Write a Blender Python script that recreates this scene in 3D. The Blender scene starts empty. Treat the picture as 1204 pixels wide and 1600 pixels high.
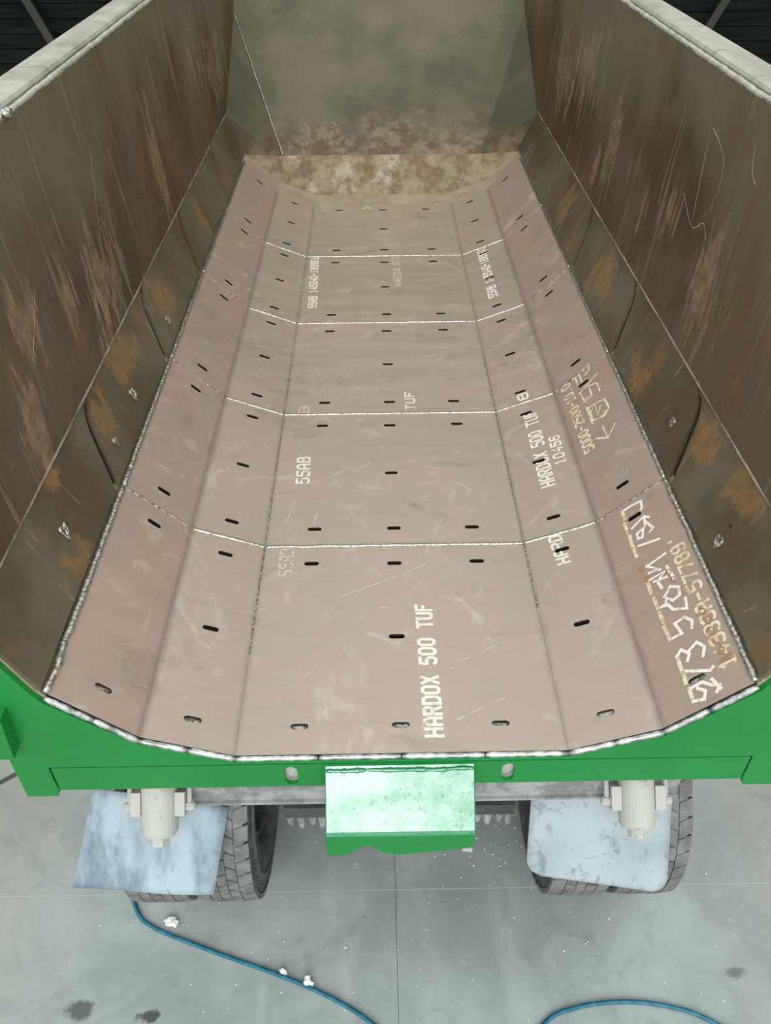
import bpy, bmesh, math, random
from mathutils import Vector, Matrix, noise, geometry

scene = bpy.context.scene
COL = scene.collection
random.seed(7)
H = 1.35            # height of the lined load floor above the ground

# ------------------------------------------------------------------ camera
F_PX, PITCH, YAW, ROLL = 1291.374, 0.692834, 0.009025, -0.009046
CAM = Vector((-0.0591, -1.5490, 2.2967 + H))
fw = Vector((math.sin(YAW) * math.cos(PITCH), math.cos(YAW) * math.cos(PITCH), -math.sin(PITCH)))
r0 = Vector((math.cos(YAW), -math.sin(YAW), 0.0))
u0 = r0.cross(fw)
rr = r0 * math.cos(ROLL) + u0 * math.sin(ROLL)
uu = u0 * math.cos(ROLL) - r0 * math.sin(ROLL)
cam_data = bpy.data.cameras.new('camera')
cam_data.sensor_fit = 'HORIZONTAL'
cam_data.sensor_width = 36.0
cam_data.lens = 36.0 * F_PX / 1204.0
cam_data.clip_end = 200
cam = bpy.data.objects.new('camera', cam_data)
COL.objects.link(cam)
cam.matrix_world = Matrix(((rr.x, uu.x, -fw.x, CAM.x), (rr.y, uu.y, -fw.y, CAM.y), (rr.z, uu.z, -fw.z, CAM.z), (0, 0, 0, 1)))
scene.camera = cam

# ------------------------------------------------------------------ world and exposure
world = bpy.data.worlds.new('overcast_sky')
scene.world = world
world.use_nodes = True
bg = world.node_tree.nodes['Background']
bg.inputs['Color'].default_value = (0.95, 1.0, 0.96, 1)      # even bright overcast
bg.inputs['Strength'].default_value = 0.85
sun_data = bpy.data.lights.new('hazy_sun', 'SUN')          # sun behind thin cloud, low behind the camera
sun_data.energy = 1.3
sun_data.angle = math.radians(38)
sun_data.color = (0.97, 1.0, 0.97)
sun = bpy.data.objects.new('hazy_sun', sun_data)
COL.objects.link(sun)
sun.location = (0, -8, 8)
sun.rotation_euler = Vector((0.03, math.cos(math.radians(35)), -math.sin(math.radians(35)))).to_track_quat('-Z', 'Y').to_euler()
scene.view_settings.view_transform = 'Standard'
scene.view_settings.look = 'None'
scene.view_settings.exposure = 0.50
scene.view_settings.gamma = 1.0
scene.view_settings.use_curve_mapping = False

# ------------------------------------------------------------------ material helpers
class NT:
    def __init__(self, name):
        self.m = bpy.data.materials.new(name)
        self.m.use_nodes = True
        self.t = self.m.node_tree
        self.b = self.t.nodes['Principled BSDF']
        g = self.t.nodes.new('ShaderNodeNewGeometry')
        self.pos = g.outputs['Position']
    def _set(self, sock, v):
        if isinstance(v, bpy.types.NodeSocket): self.t.links.new(v, sock)
        elif isinstance(v, (tuple, list)) and len(v) == 3 and sock.type == 'RGBA': sock.default_value = (*v, 1)
        else: sock.default_value = v
    def map(self, scale=(1, 1, 1), loc=(0, 0, 0), rot=(0, 0, 0)):
        n = self.t.nodes.new('ShaderNodeMapping')
        self.t.links.new(self.pos, n.inputs['Vector'])
        n.inputs['Scale'].default_value = scale
        n.inputs['Location'].default_value = loc
        n.inputs['Rotation'].default_value = rot
        return n.outputs['Vector']
    def noise(self, scale=5, detail=4, rough=0.55, vec=None, dist=0.0):
        n = self.t.nodes.new('ShaderNodeTexNoise')
        self.t.links.new(vec or self.pos, n.inputs['Vector'])
        n.inputs['Scale'].default_value = scale
        n.inputs['Detail'].default_value = detail
        n.inputs['Roughness'].default_value = rough
        n.inputs['Distortion'].default_value = dist
        return n.outputs['Fac']
    def ramp(self, fac, a, b, lo=0.0, hi=1.0):
        n = self.t.nodes.new('ShaderNodeMapRange')
        n.interpolation_type = 'SMOOTHSTEP'
        self._set(n.inputs['Value'], fac)
        n.inputs['From Min'].default_value = a
        n.inputs['From Max'].default_value = b
        n.inputs['To Min'].default_value = lo
        n.inputs['To Max'].default_value = hi
        return n.outputs['Result']
    def mix(self, fac, a, b, mode='MIX'):
        n = self.t.nodes.new('ShaderNodeMix')
        n.data_type = 'RGBA'
        n.blend_type = mode
        self._set(n.inputs[0], fac)
        self._set(n.inputs[6], a)
        self._set(n.inputs[7], b)
        return n.outputs[2]
    def math(self, op, a, b=0.0):
        n = self.t.nodes.new('ShaderNodeMath')
        n.operation = op
        self._set(n.inputs[0], a)
        self._set(n.inputs[1], b)
        return n.outputs[0]
    def sep(self):
        n = self.t.nodes.new('ShaderNodeSeparateXYZ')
        self.t.links.new(self.pos, n.inputs[0])
        return n.outputs
    def patch(self, side, cy, cz, ry, rz, wob, amp=0.9):
        """0..1 mask of one scraped or rusted patch on the left (-1) or right (1) wall, ragged by the noise wob"""
        x, y, z = self.sep()
        dy = self.math('DIVIDE', self.math('SUBTRACT', y, cy), ry)
        dz = self.math('DIVIDE', self.math('SUBTRACT', z, cz + H), rz)
        d = self.math('SQRT', self.math('ADD', self.math('MULTIPLY', dy, dy), self.math('MULTIPLY', dz, dz)))
        d = self.math('ADD', d, self.math('MULTIPLY', self.math('SUBTRACT', wob, 0.5), -4.0 * amp))
        m = self.ramp(d, 0.55, 1.15, 1.0, 0.0)
        return self.math('MULTIPLY', m, self.math('GREATER_THAN', self.math('MULTIPLY', x, side), 0.0))
    def bump(self, h, strength=0.3, dist=0.01):
        n = self.t.nodes.new('ShaderNodeBump')
        self._set(n.inputs['Height'], h)
        n.inputs['Strength'].default_value = strength
        n.inputs['Distance'].default_value = dist
        self.t.links.new(n.outputs['Normal'], self.b.inputs['Normal'])
    def set(self, color=None, rough=None, metal=None, **kw):
        if color is not None: self._set(self.b.inputs['Base Color'], color)
        if rough is not None: self._set(self.b.inputs['Roughness'], rough)
        if metal is not None: self._set(self.b.inputs['Metallic'], metal)
        for k, v in kw.items(): self._set(self.b.inputs[k], v)
        return self.m

M = {}
def liner(name, a, b, c, wing):
    n = NT(name)
    big = n.noise(1.3, 3, 0.6)
    col = n.mix(n.ramp(big, 0.35, 0.65), a, b)
    mid = n.noise(1.0, 6, 0.65, n.map((2.2, 9, 6)))
    col = n.mix(n.ramp(mid, 0.45, 0.75, 0, 0.6), col, c)
    ax = n.math('ABSOLUTE', n.sep()[0])
    if wing:
        pink = n.mix(n.ramp(n.noise(1.6, 4, 0.6), 0.35, 0.65), (0.455, 0.315, 0.262), (0.415, 0.318, 0.265))
        col = n.mix(n.ramp(ax, 0.812, 0.826, 0, 0.85), col, pink)
    brush = n.noise(1.0, 5, 0.7, n.map((1.6, 30, 8), (2, 5, 1)), 0.4)
    col = n.mix(n.ramp(brush, 0.52, 0.72, 0, 0.28), col, (0.34, 0.275, 0.235))
    scuff = n.noise(1.0, 8, 0.72, n.map((6, 5, 5), (3, 1, 0)), 1.2)
    col = n.mix(n.ramp(scuff, 0.54, 0.72, 0, 0.5), col, (0.66, 0.59, 0.50))
    dark = n.noise(1.0, 6, 0.7, n.map((3, 4.5, 4), (9, 4, 2)), 0.8)
    col = n.mix(n.ramp(dark, 0.56, 0.74, 0, 0.45), col, (0.22, 0.18, 0.15))
    # darker scale along the press folds
    for fx in (0.537, 0.8192):
        d = n.math('ABSOLUTE', n.math('SUBTRACT', ax, fx))
        d = n.math('ADD', d, n.math('MULTIPLY', n.math('SUBTRACT', n.noise(9, 4, 0.6), 0.5), 0.02))
        col = n.mix(n.ramp(d, 0.002, 0.020, 0.42 if fx > .6 else 0.25, 0.0), col, (0.17, 0.145, 0.125))
    n.bump(n.noise(45, 5, 0.6), 0.12, 0.004)
    return n.set(col, n.ramp(mid, 0.3, 0.7, 0.36, 0.56), 0.25)
M['liner_mid'] = liner('liner_plate_steel', (0.475, 0.378, 0.322), (0.432, 0.358, 0.305), (0.50, 0.392, 0.352), False)
M['liner_warm_light'] = liner('liner_plate_warm_light_steel', (0.46, 0.375, 0.285), (0.425, 0.36, 0.28), (0.48, 0.385, 0.30), False)  # far rows: the warmer light there is painted into the plate colour
M['liner_wing_warm_light'] = liner('liner_wing_warm_light_steel', (0.445, 0.355, 0.275), (0.41, 0.345, 0.27), (0.47, 0.36, 0.29), True)  # far wings, same warm light put into the colour
M['liner_wing'] = liner('liner_wing_steel', (0.455, 0.352, 0.298), (0.42, 0.342, 0.288), (0.48, 0.358, 0.315), True)

n = NT('worn_wall_steel')
big = n.noise(1.1, 4, 0.6)
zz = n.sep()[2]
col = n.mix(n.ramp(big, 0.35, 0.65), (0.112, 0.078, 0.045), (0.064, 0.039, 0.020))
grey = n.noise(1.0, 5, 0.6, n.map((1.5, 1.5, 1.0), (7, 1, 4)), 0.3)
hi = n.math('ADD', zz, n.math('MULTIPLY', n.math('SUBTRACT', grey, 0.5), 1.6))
col = n.mix(n.ramp(hi, H + 0.95, H + 1.55, 0, 0.85), col, (0.185, 0.162, 0.122))     # upper wall rubbed grey; the shade lower down is painted in too
rust = n.noise(1.0, 6, 0.65, n.map((2, 2.6, 1.3), (5, 2, 8)), 0.4)
col = n.mix(n.ramp(rust, 0.5, 0.70, 0, 0.7), col, (0.155, 0.070, 0.024))
st = n.noise(1.0, 6, 0.7, n.map((3, 9, 1.9), (1, 7, 3)), 1.2)
col = n.mix(n.ramp(st, 0.60, 0.68, 0, 0.45), col, (0.33, 0.225, 0.125))
st2 = n.noise(1.0, 4, 0.5, n.map((3, 26, 1.4), (8, 3, 1)), 0.3)
col = n.mix(n.ramp(st2, 0.58, 0.74, 0, 0.4), col, (0.34, 0.295, 0.22))
wob = n.noise(1.0, 6, 0.7, n.map((3, 13, 2.0), (2, 2, 6)), 0.8)
for a in ((-1, 3.0, .92, .10, .24), (-1, 1.78, .86, .22, .20), (-1, 1.62, .68, .14, .12), (-1, 4.4, 1.15, .30, .20), (-1, .97, 1.06, .10, .10), (-1, .74, .78, .09, .16), (-1, 1.33, .95, .06, .10), (-1, 5.1, .95, .4, .2),
          (1, 3.85, 1.18, .28, .20), (1, 3.08, .96, .10, .20), (1, 3.3, .82, .07, .10), (1, 2.0, 1.03, .13, .16), (1, 1.45, .95, .16, .18), (1, 2.35, .98, .06, .14), (1, 4.5, 1.05, .3, .2)):
    col = n.mix(n.math('MULTIPLY', n.patch(*a, wob, 1.7), n.ramp(n.noise(16, 5, 0.7), 0.35, 0.65, 0.15, 0.65)), col, (0.37, 0.268, 0.16))
n.bump(n.noise(1, 6, 0.6, n.map((25, 25, 8))), 0.2, 0.004)
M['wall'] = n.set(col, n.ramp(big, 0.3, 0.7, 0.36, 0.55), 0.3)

n = NT('side_wear_plate_steel')
big = n.noise(2.0, 4, 0.6)
col = n.mix(n.ramp(big, 0.35, 0.65), (0.165, 0.142, 0.098), (0.10, 0.076, 0.044))
rust = n.noise(1.0, 6, 0.6, n.map((3, 3.2, 2.4), (2, 4.3, 1)), 0.5)
col = n.mix(n.ramp(rust, 0.56, 0.68, 0, 0.6), col, (0.24, 0.125, 0.045))
wob = n.noise(1.0, 6, 0.65, n.map((7, 7, 5), (3, 8, 2)), 0.6)
for a in ((-1, 2.33, .49, .15, .10), (-1, 1.58, .55, .20, .07), (-1, 1.22, .53, .09, .08), (-1, .53, .37, .13, .08), (-1, .72, .60, .06, .05), (-1, 3.49, .47, .14, .09), (1, 2.54, .46, .22, .12), (1, 3.61, .48, .16, .09), (1, 1.64, .40, .12, .09), (1, .96, .53, .10, .08), (1, .60, .56, .10, .07)):
    col = n.mix(n.math('MULTIPLY', n.patch(*a, wob, 1.3), n.ramp(n.noise(20, 5, 0.7), 0.35, 0.65, 0.3, 0.75)), col, (0.34, 0.19, 0.075))
st = n.noise(1.0, 5, 0.6, n.map((5, 14, 3), (1, 2, 3)), 0.5)
col = n.mix(n.ramp(st, 0.62, 0.72, 0, 0.5), col, (0.36, 0.27, 0.18))
n.bump(n.noise(30, 5, 0.6), 0.15, 0.004)
M['side_plate'] = n.set(col, 0.42, 0.3)

n = NT('front_panel_steel')
z = n.sep()[2]
big = n.noise(1.4, 5, 0.6)
col = n.mix(n.ramp(big, 0.35, 0.65), (0.150, 0.130, 0.092), (0.092, 0.082, 0.060))
wob = n.math('ADD', z, n.math('MULTIPLY', n.noise(3.5, 6, 0.65), -0.55))
mud = n.ramp(wob, 1.42, 1.62, 1.0, 0.0)
mudc = n.mix(n.ramp(n.noise(9, 6, 0.7), 0.4, 0.62), (0.115, 0.078, 0.046), (0.235, 0.19, 0.13))
col = n.mix(n.math('MULTIPLY', mud, n.ramp(n.noise(6, 5, 0.7), 0.3, 0.6, 0.35, 1)), col, mudc)
n.bump(n.noise(35, 6, 0.65), 0.3, 0.006)
M['front'] = n.set(col, 0.62, 0.15, **{'Specular IOR Level': 0.3})

n = NT('caked_dirt_steel')
a = n.noise(7, 7, 0.7)
col = n.mix(n.ramp(a, 0.38, 0.62), (0.185, 0.128, 0.074), (0.33, 0.265, 0.18))
col = n.mix(n.ramp(n.noise(4, 5, 0.7, n.map((1, 1, 1), (4, 1, 2))), 0.58, 0.7, 0, 0.7), col, (0.11, 0.085, 0.065))
col = n.mix(n.ramp(n.noise(5, 5, 0.7, n.map((1, 1, 1), (9, 1, 2))), 0.55, 0.68, 0, 0.7), col, (0.48, 0.45, 0.37))
n.bump(a, 0.4, 0.01)
M['dirt'] = n.set(col, 0.75, 0.0)

n = NT('bare_shell_steel')
col = n.mix(n.ramp(n.noise(5, 6, 0.7), 0.35, 0.65), (0.34, 0.27, 0.19), (0.46, 0.385, 0.285))
M['shell'] = n.set(col, 0.6, 0.15)

n = NT('dark_gap_steel')
M['dark'] = n.set(n.mix(n.noise(20), (0.006, 0.005, 0.004), (0.018, 0.014, 0.011)), 0.7, 0.0)

n = NT('rail_grey_paint')
a = n.noise(1, 7, 0.7, n.map((6, 3, 6)))
col = n.mix(n.ramp(a, 0.35, 0.65), (0.36, 0.35, 0.295), (0.50, 0.49, 0.43))
b = n.noise(1, 6, 0.7, n.map((5, 22, 5), (2, 1, 1)), 0.6)
col = n.mix(n.ramp(b, 0.54, 0.72, 0, 0.75), col, (0.20, 0.185, 0.15))
n.bump(a, 0.3, 0.008)
M['rail'] = n.set(col, 0.5, 0.1)

n = NT('green_gloss_paint')
a = n.noise(2.2, 4, 0.6)
col = n.mix(n.ramp(a, 0.3, 0.7), (0.005, 0.195, 0.033), (0.008, 0.225, 0.042))
n.bump(n.noise(60, 4, 0.6), 0.05, 0.003)
M['green'] = n.set(col, 0.45, 0.0)
n = NT('green_rough_gloss_paint')
a = n.noise(9, 6, 0.7)
pit = n.ramp(n.noise(1, 3, 0.6, n.map((60, 60, 60))), 0.60, 0.70)
n.bump(n.math('ADD', a, n.math('MULTIPLY', pit, -0.6)), 0.55, 0.010)
M['green_block'] = n.set(n.mix(pit, (0.006, 0.225, 0.10), (0.004, 0.10, 0.04)), n.ramp(a, 0.3, 0.7, 0.16, 0.34), 0.0, **{'Coat Weight': n.ramp(n.noise(6, 5, 0.65), 0.32, 0.62, 0.45, 1.0), 'Coat Roughness': 0.13, 'Coat IOR': 2.05, 'Coat Tint': (0.85, 1.0, 0.98)})

n = NT('bright_weld_metal')
a = n.noise(90, 4, 0.7)
col = n.mix(n.ramp(a, 0.35, 0.6), (0.26, 0.245, 0.215), (0.66, 0.645, 0.60))
n.bump(a, 0.4, 0.005)
M['weld'] = n.set(col, 0.30, 0.9)
n = NT('smooth_weld_metal')
a = n.noise(24, 4, 0.65)
col = n.mix(n.ramp(a, 0.36, 0.62), (0.30, 0.305, 0.30), (0.70, 0.715, 0.71))
n.bump(a, 0.3, 0.006)
M['weld_smooth'] = n.set(col, 0.28, 0.85)
n = NT('dull_weld_metal')
a = n.noise(60, 4, 0.7)
col = n.mix(n.ramp(a, 0.4, 0.62), (0.14, 0.12, 0.10), (0.55, 0.52, 0.47))
n.bump(a, 0.6, 0.006)
M['weld_dull'] = n.set(col, 0.4, 0.5)
n = NT('worn_ridge_steel')
M['ridge'] = n.set(n.mix(n.ramp(n.noise(1, 5, 0.7, n.map((4, 4, 4))), 0.35, 0.65), (0.16, 0.125, 0.09), (0.36, 0.31, 0.25)), 0.5, 0.2)
n = NT('plug_weld_metal')
a = n.noise(55, 4, 0.7)
col = n.mix(n.ramp(a, 0.60, 0.78), (0.010, 0.008, 0.007), (0.30, 0.28, 0.26))
n.bump(a, 0.6, 0.006)
M['plug'] = n.set(col, 0.35, 0.6)

n = NT('stencil_paint')
a = n.noise(38, 5, 0.75)
col = n.mix(n.ramp(a, 0.50, 0.66, 0, 0.8), (0.86, 0.80, 0.72), (0.46, 0.37, 0.31))
M['paint'] = n.set(col, 0.7, 0.0)
n = NT('faded_stencil_paint')
a = n.noise(38, 5, 0.75)
col = n.mix(n.ramp(a, 0.45, 0.62, 0, 0.85), (0.60, 0.545, 0.47), (0.36, 0.30, 0.255))
M['paint_faded'] = n.set(col, 0.7, 0.0)
n = NT('yellowed_stencil_paint')
a = n.noise(30, 5, 0.75)
col = n.mix(n.ramp(a, 0.45, 0.62, 0, 0.8), (0.78, 0.68, 0.50), (0.42, 0.27, 0.14))
M['paint_yellow'] = n.set(col, 0.7, 0.0)
n = NT('rust_scribble')
M['rustmark'] = n.set(n.mix(n.noise(40), (0.30, 0.13, 0.05), (0.50, 0.28, 0.13)), 0.8, 0.0)
n = NT('scratch_bare_metal')
M['scratch'] = n.set(n.mix(n.ramp(n.noise(14, 5, 0.7), 0.42, 0.6), (0.52, 0.43, 0.36), (0.80, 0.73, 0.64)), 0.5, 0.2)

n = NT('concrete')
x, y, zz = n.sep()
a = n.noise(1.5, 7, 0.65, None, 0.6)
col = n.mix(n.ramp(a, 0.32, 0.68), (0.265, 0.302, 0.306), (0.375, 0.418, 0.42))
col = n.mix(n.ramp(n.noise(1, 6, 0.7, n.map((4, 1.1, 1), (3, 2, 0), (0, 0, 0.5))), 0.5, 0.72, 0, 0.4), col, (0.50, 0.54, 0.535))
col = n.mix(n.ramp(n.noise(7, 6, 0.75), 0.58, 0.75, 0, 0.35), col, (0.17, 0.193, 0.195))
col = n.mix(n.ramp(n.math('ABSOLUTE', x), 1.2, 2.0, 0, 0.55), col, (0.345, 0.33, 0.265))     # drier, yellower concrete away from the truck
col = n.mix(n.ramp(n.noise(2.6, 7, 0.7, None, 1.5), 0.50, 0.72, 0, 0.40), col, (0.17, 0.195, 0.20))
col = n.mix(n.ramp(n.noise(28, 5, 0.7), 0.60, 0.74, 0, 0.35), col, (0.55, 0.59, 0.59))
wob = n.noise(11, 5, 0.65)
for sx, sy, rad, k in ((-1.29, -0.255, 0.075, 0.8), (-1.02, -0.278, 0.05, 0.95), (1.37, -0.16, 0.05, 0.6), (0.90, -0.262, 0.02, 0.6)):
    dx = n.math('SUBTRACT', x, sx); dy = n.math('MULTIPLY', n.math('SUBTRACT', y, sy), 1.7)
    d = n.math('SQRT', n.math('ADD', n.math('MULTIPLY', dx, dx), n.math('MULTIPLY', dy, dy)))
    d = n.math('ADD', d, n.math('MULTIPLY', n.math('SUBTRACT', wob, 0.5), 0.14))
    col = n.mix(n.ramp(d, rad * 0.5, rad, k, 0.0), col, (0.045, 0.055, 0.058))
n.bump(n.noise(60, 5, 0.7), 0.15, 0.004)
M['concrete'] = n.set(col, n.ramp(a, 0.3, 0.7, 0.45, 0.7), 0.0)
n = NT('joint_filler'); M['filler'] = n.set(n.mix(n.noise(20), (0.38, 0.42, 0.42), (0.46, 0.50, 0.50)), 0.8, 0)

n = NT('dusty_tyre_rubber')
col = n.mix(n.ramp(n.noise(12, 6, 0.7), 0.35, 0.65), (0.125, 0.125, 0.122), (0.215, 0.217, 0.212))
n.bump(n.noise(70, 4, 0.7), 0.2, 0.004)
M['tread'] = n.set(col, 0.85, 0)
n = NT('dark_tyre_sidewall')
M['sidewall'] = n.set(n.mix(n.ramp(n.noise(14, 5, 0.7), 0.4, 0.7), (0.055, 0.057, 0.06), (0.12, 0.123, 0.126)), 0.8, 0)
n = NT('dusty_mudflap_rubber')
a = n.noise(1, 6, 0.65, n.map((7, 2.5, 2.5)))
col = n.mix(n.ramp(a, 0.34, 0.62), (0.15, 0.205, 0.265), (0.37, 0.45, 0.515))
col = n.mix(n.ramp(n.noise(1, 6, 0.75, n.map((10, 7, 7), (4, 4, 4)), 0.7), 0.6, 0.72, 0, 0.7), col, (0.10, 0.13, 0.16))
M['flap'] = n.set(col, 0.7, 0)
n = NT('pale_mudflap_rubber')
a = n.noise(3, 5, 0.6)
col = n.mix(n.ramp(a, 0.34, 0.62), (0.29, 0.335, 0.375), (0.385, 0.435, 0.475))
sm = n.noise(1, 6, 0.75, n.map((15, 11, 11), (4, 4, 4)), 0.8)
col = n.mix(n.ramp(sm, 0.53, 0.66, 0, 0.75), col, (0.16, 0.19, 0.215))
M['flap_pale'] = n.set(col, 0.65, 0)
n = NT('dusty_chassis_steel')
col = n.mix(n.ramp(n.noise(9, 6, 0.7), 0.38, 0.62), (0.22, 0.222, 0.226), (0.40, 0.402, 0.406))
col = n.mix(n.ramp(n.noise(16, 6, 0.75, n.map((1, 1, 1), (3, 3, 3))), 0.58, 0.68, 0, 0.8), col, (0.09, 0.09, 0.095))
M['chassis'] = n.set(col, 0.7, 0.1)
n = NT('dark_chassis_steel')
M['underside'] = n.set(n.mix(n.noise(15), (0.04, 0.043, 0.045), (0.10, 0.104, 0.108)), 0.7, 0.1)
n = NT('pale_hinge_paint')
col = n.mix(n.ramp(n.noise(14, 6, 0.75), 0.56, 0.7), (0.44, 0.435, 0.41), (0.25, 0.24, 0.225))
M['hinge'] = n.set(col, 0.7, 0.0)
n = NT('blue_hose_rubber')
M['hose'] = n.set(n.mix(n.ramp(n.noise(30, 5), 0.4, 0.65), (0.008, 0.105, 0.165), (0.018, 0.17, 0.25)), 0.4, 0)
n = NT('white_plaster'); M['white'] = n.set(n.mix(n.noise(60), (0.72, 0.74, 0.72), (0.9, 0.9, 0.88)), 0.85, 0)
n = NT('dark_cladding')
col = n.mix(n.ramp(n.noise(1, 6, 0.7, n.map((0.8, 1, 9))), 0.35, 0.7), (0.004, 0.007, 0.005), (0.013, 0.019, 0.015))
M['cladding'] = n.set(col, 0.8, 0, **{'Specular IOR Level': 0.15})
n = NT('brace_steel'); M['brace'] = n.set(n.mix(n.noise(4), (0.035, 0.036, 0.030), (0.06, 0.06, 0.052)), 0.6, 0.2)

# ------------------------------------------------------------------ mesh helpers
def link(name, verts, faces, mat, parent=None, smooth=False, dz=0.0):
    vs = [Vector(v) + Vector((0, 0, dz)) for v in verts]
    lo = Vector([min(v[i] for v in vs) for i in range(3)]); hi = Vector([max(v[i] for v in vs) for i in range(3)])
    c = (lo + hi) / 2
    me = bpy.data.meshes.new(name)
    me.from_pydata([v - c for v in vs], [], faces)
    bm = bmesh.new(); bm.from_mesh(me)
    bmesh.ops.recalc_face_normals(bm, faces=bm.faces)
    bm.to_mesh(me); bm.free()
    if smooth: me.polygons.foreach_set('use_smooth', [True] * len(me.polygons))
    me.materials.append(M[mat])
    o = bpy.data.objects.new(name, me)
    COL.objects.link(o)
    o.location = c
    if parent is not None:
        o.parent = parent
        o.matrix_parent_inverse = ABS[parent.name].inverted() if parent.name in ABS else Matrix()
    ABS[o.name] = Matrix.Translation(c)
    return o
ABS = {}
class MB:
    def __init__(s): s.v = []; s.f = []
    def add(s, vf):
        k = len(s.v); s.v += [Vector(p) for p in vf[0]]; s.f += [tuple(i + k for i in f) for f in vf[1]]; return s
    def link(s, name, mat, parent=None, smooth=False, dz=0.0): return link(name, s.v, s.f, mat, parent, smooth, dz)

def box(x0, x1, y0, y1, z0, z1):
    v = [(x, y, z) for x in (x0, x1) for y in (y0, y1) for z in (z0, z1)]
    return v, [(0, 1, 3, 2), (4, 6, 7, 5), (0, 4, 5, 1), (2, 3, 7, 6), (0, 2, 6, 4), (1, 5, 7, 3)]
def prism(poly, off):
    off = Vector(off); n = len(poly)
    v = [Vector(p) for p in poly] + [Vector(p) + off for p in poly]
    f = [tuple(range(n)), tuple(range(2 * n - 1, n - 1, -1))] + [(i, (i + 1) % n, (i + 1) % n + n, i + n) for i in range(n)]
    return v, f
def tube(path, r, seg=8, cap=True, ring_r=None):
    P = [Vector(p) for p in path]; v = []; f = []
    up = Vector((0, 0, 1))
    for i, p in enumerate(P):
        t = (P[min(i + 1, len(P) - 1)] - P[max(i - 1, 0)]).normalized()
        a = t.cross(up)
        if a.length < 1e-4: a = t.cross(Vector((0, 1, 0)))
        a.normalize(); b = a.cross(t).normalized()
        ri = ring_r[i] if ring_r else r
        for k in range(seg):
            an = 2 * math.pi * k / seg
            v.append(p + a * (ri * math.cos(an)) + b * (ri * math.sin(an)))
    for i in range(len(P) - 1):
        for k in range(seg):
            f.append((i * seg + k, i * seg + (k + 1) % seg, (i + 1) * seg + (k + 1) % seg, (i + 1) * seg + k))
    if cap:
        f.append(tuple(range(seg))); f.append(tuple(range((len(P) - 1) * seg, len(P) * seg)))
    return v, f
def bead(path, r, step=0.009, jit=0.22, seg=7, seed=0):
    """weld run: a low ripple every few millimetres and a slow change of width"""
    rnd = random.Random(seed); P = [Vector(p) for p in path]; out = []; rad = []; q = seed * 7.3
    for a, b in zip(P, P[1:]):
        n = max(2, int((b - a).length / (step * 0.6)))
        for i in range(n):
            c = a.lerp(b, i / n); q += 0.21
            wv = Vector((noise.noise((q * .35, seed, 0)), noise.noise((q * .35, seed, 9)), noise.noise((q * .35, seed, 5)) * .5))
            out.append(c + wv * r * jit * 1.6)
            rad.append(r * (1 + jit * 1.1 * noise.noise((q, 3.1, seed)) + 0.09 * (i % 3 - 1) + rnd.uniform(-.06, .06)))
    out.append(P[-1]); rad.append(r * 0.8); rad[0] = r * 0.7
    return tube(out, r, seg, True, rad)
def catmull(pts, n=10):
    pts = [Vector(p) for p in pts]; out = []
    Q = [pts[0] * 2 - pts[1]] + pts + [pts[-1] * 2 - pts[-2]]
    for i in range(1, len(Q) - 2):
        for k in range(n):
            t = k / n; a, b, c, d = Q[i - 1], Q[i], Q[i + 1], Q[i + 2]
            out.append(0.5 * ((2 * b) + (c - a) * t + (2 * a - 5 * b + 4 * c - d) * t * t + (3 * b - a - 3 * c + d) * t ** 3))
    out.append(pts[-1]); return out
def stadium(hl, hw, n=5):
    pts = []
    for s, a0 in ((1, -math.pi / 2), (-1, math.pi / 2)):
        for i in range(n + 1):
            a = a0 + math.pi * i / n
            pts.append((s * (hl - hw) + hw * math.cos(a), hw * math.sin(a)))
    return pts
def holed(outer, holes, O, eu, ev, thick):
    """flat plate: outer and holes are 2-D loops in the basis (eu, ev) at O; thick is the vector to the back face"""
    pts = []; edges = []
    loops = [outer] + holes
    for L in loops:
        k = len(pts); pts += [Vector(p) for p in L]
        edges += [(k + i, k + (i + 1) % len(L)) for i in range(len(L))]
    res = geometry.delaunay_2d_cdt(pts, edges, [], 1, 1e-6)
    cv, cf = res[0], res[2]
    def inside(p, L):
        c = False; j = len(L) - 1
        for i in range(len(L)):
            if (L[i][1] > p[1]) != (L[j][1] > p[1]) and p[0] < (L[j][0] - L[i][0]) * (p[1] - L[i][1]) / (L[j][1] - L[i][1]) + L[i][0]: c = not c
            j = i
        return c
    tris = []
    for f in cf:
        c = (sum((cv[i][0] for i in f)) / len(f), sum((cv[i][1] for i in f)) / len(f))
        if inside(c, outer) and not any(inside(c, h) for h in holes): tris.append(tuple(f))
    n = len(cv); O = Vector(O); eu = Vector(eu); ev = Vector(ev); thick = Vector(thick)
    v = [O + eu * p[0] + ev * p[1] for p in cv]; v += [p + thick for p in v]
    f = list(tris) + [tuple(i + n for i in reversed(t)) for t in tris]
    cnt = {}
    for t in tris:
        for i in range(len(t)):
            a, b = t[i], t[(i + 1) % len(t)]
            key = (min(a, b), max(a, b)); cnt[key] = cnt.get(key, 0) + 1
    f += [(a, b, b + n, a + n) for (a, b), c in cnt.items() if c == 1]
    return v, f
def blob(c, r, sub=2, amp=0.35, seed=0, scale=(1, 1, 1)):
    bm = bmesh.new(); bmesh.ops.create_icosphere(bm, subdivisions=sub, radius=1)
    v = []
    for p in bm.verts:
        d = 1 + amp * noise.noise(p.co * 1.7 + Vector((seed * 3.1, seed, 0)))
        v.append((c[0] + p.co.x * r * d * scale[0], c[1] + p.co.y * r * d * scale[1], c[2] + p.co.z * r * d * scale[2]))
    f = [tuple(q.index for q in fc.verts) for fc in bm.faces]; bm.free()
    return v, f
def tag(o, label=None, cat=None, group=None, kind=None):
    if label: o['label'] = label
    if cat: o['category'] = cat
    if group: o['group'] = group
    if kind: o['kind'] = kind
    return o

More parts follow.
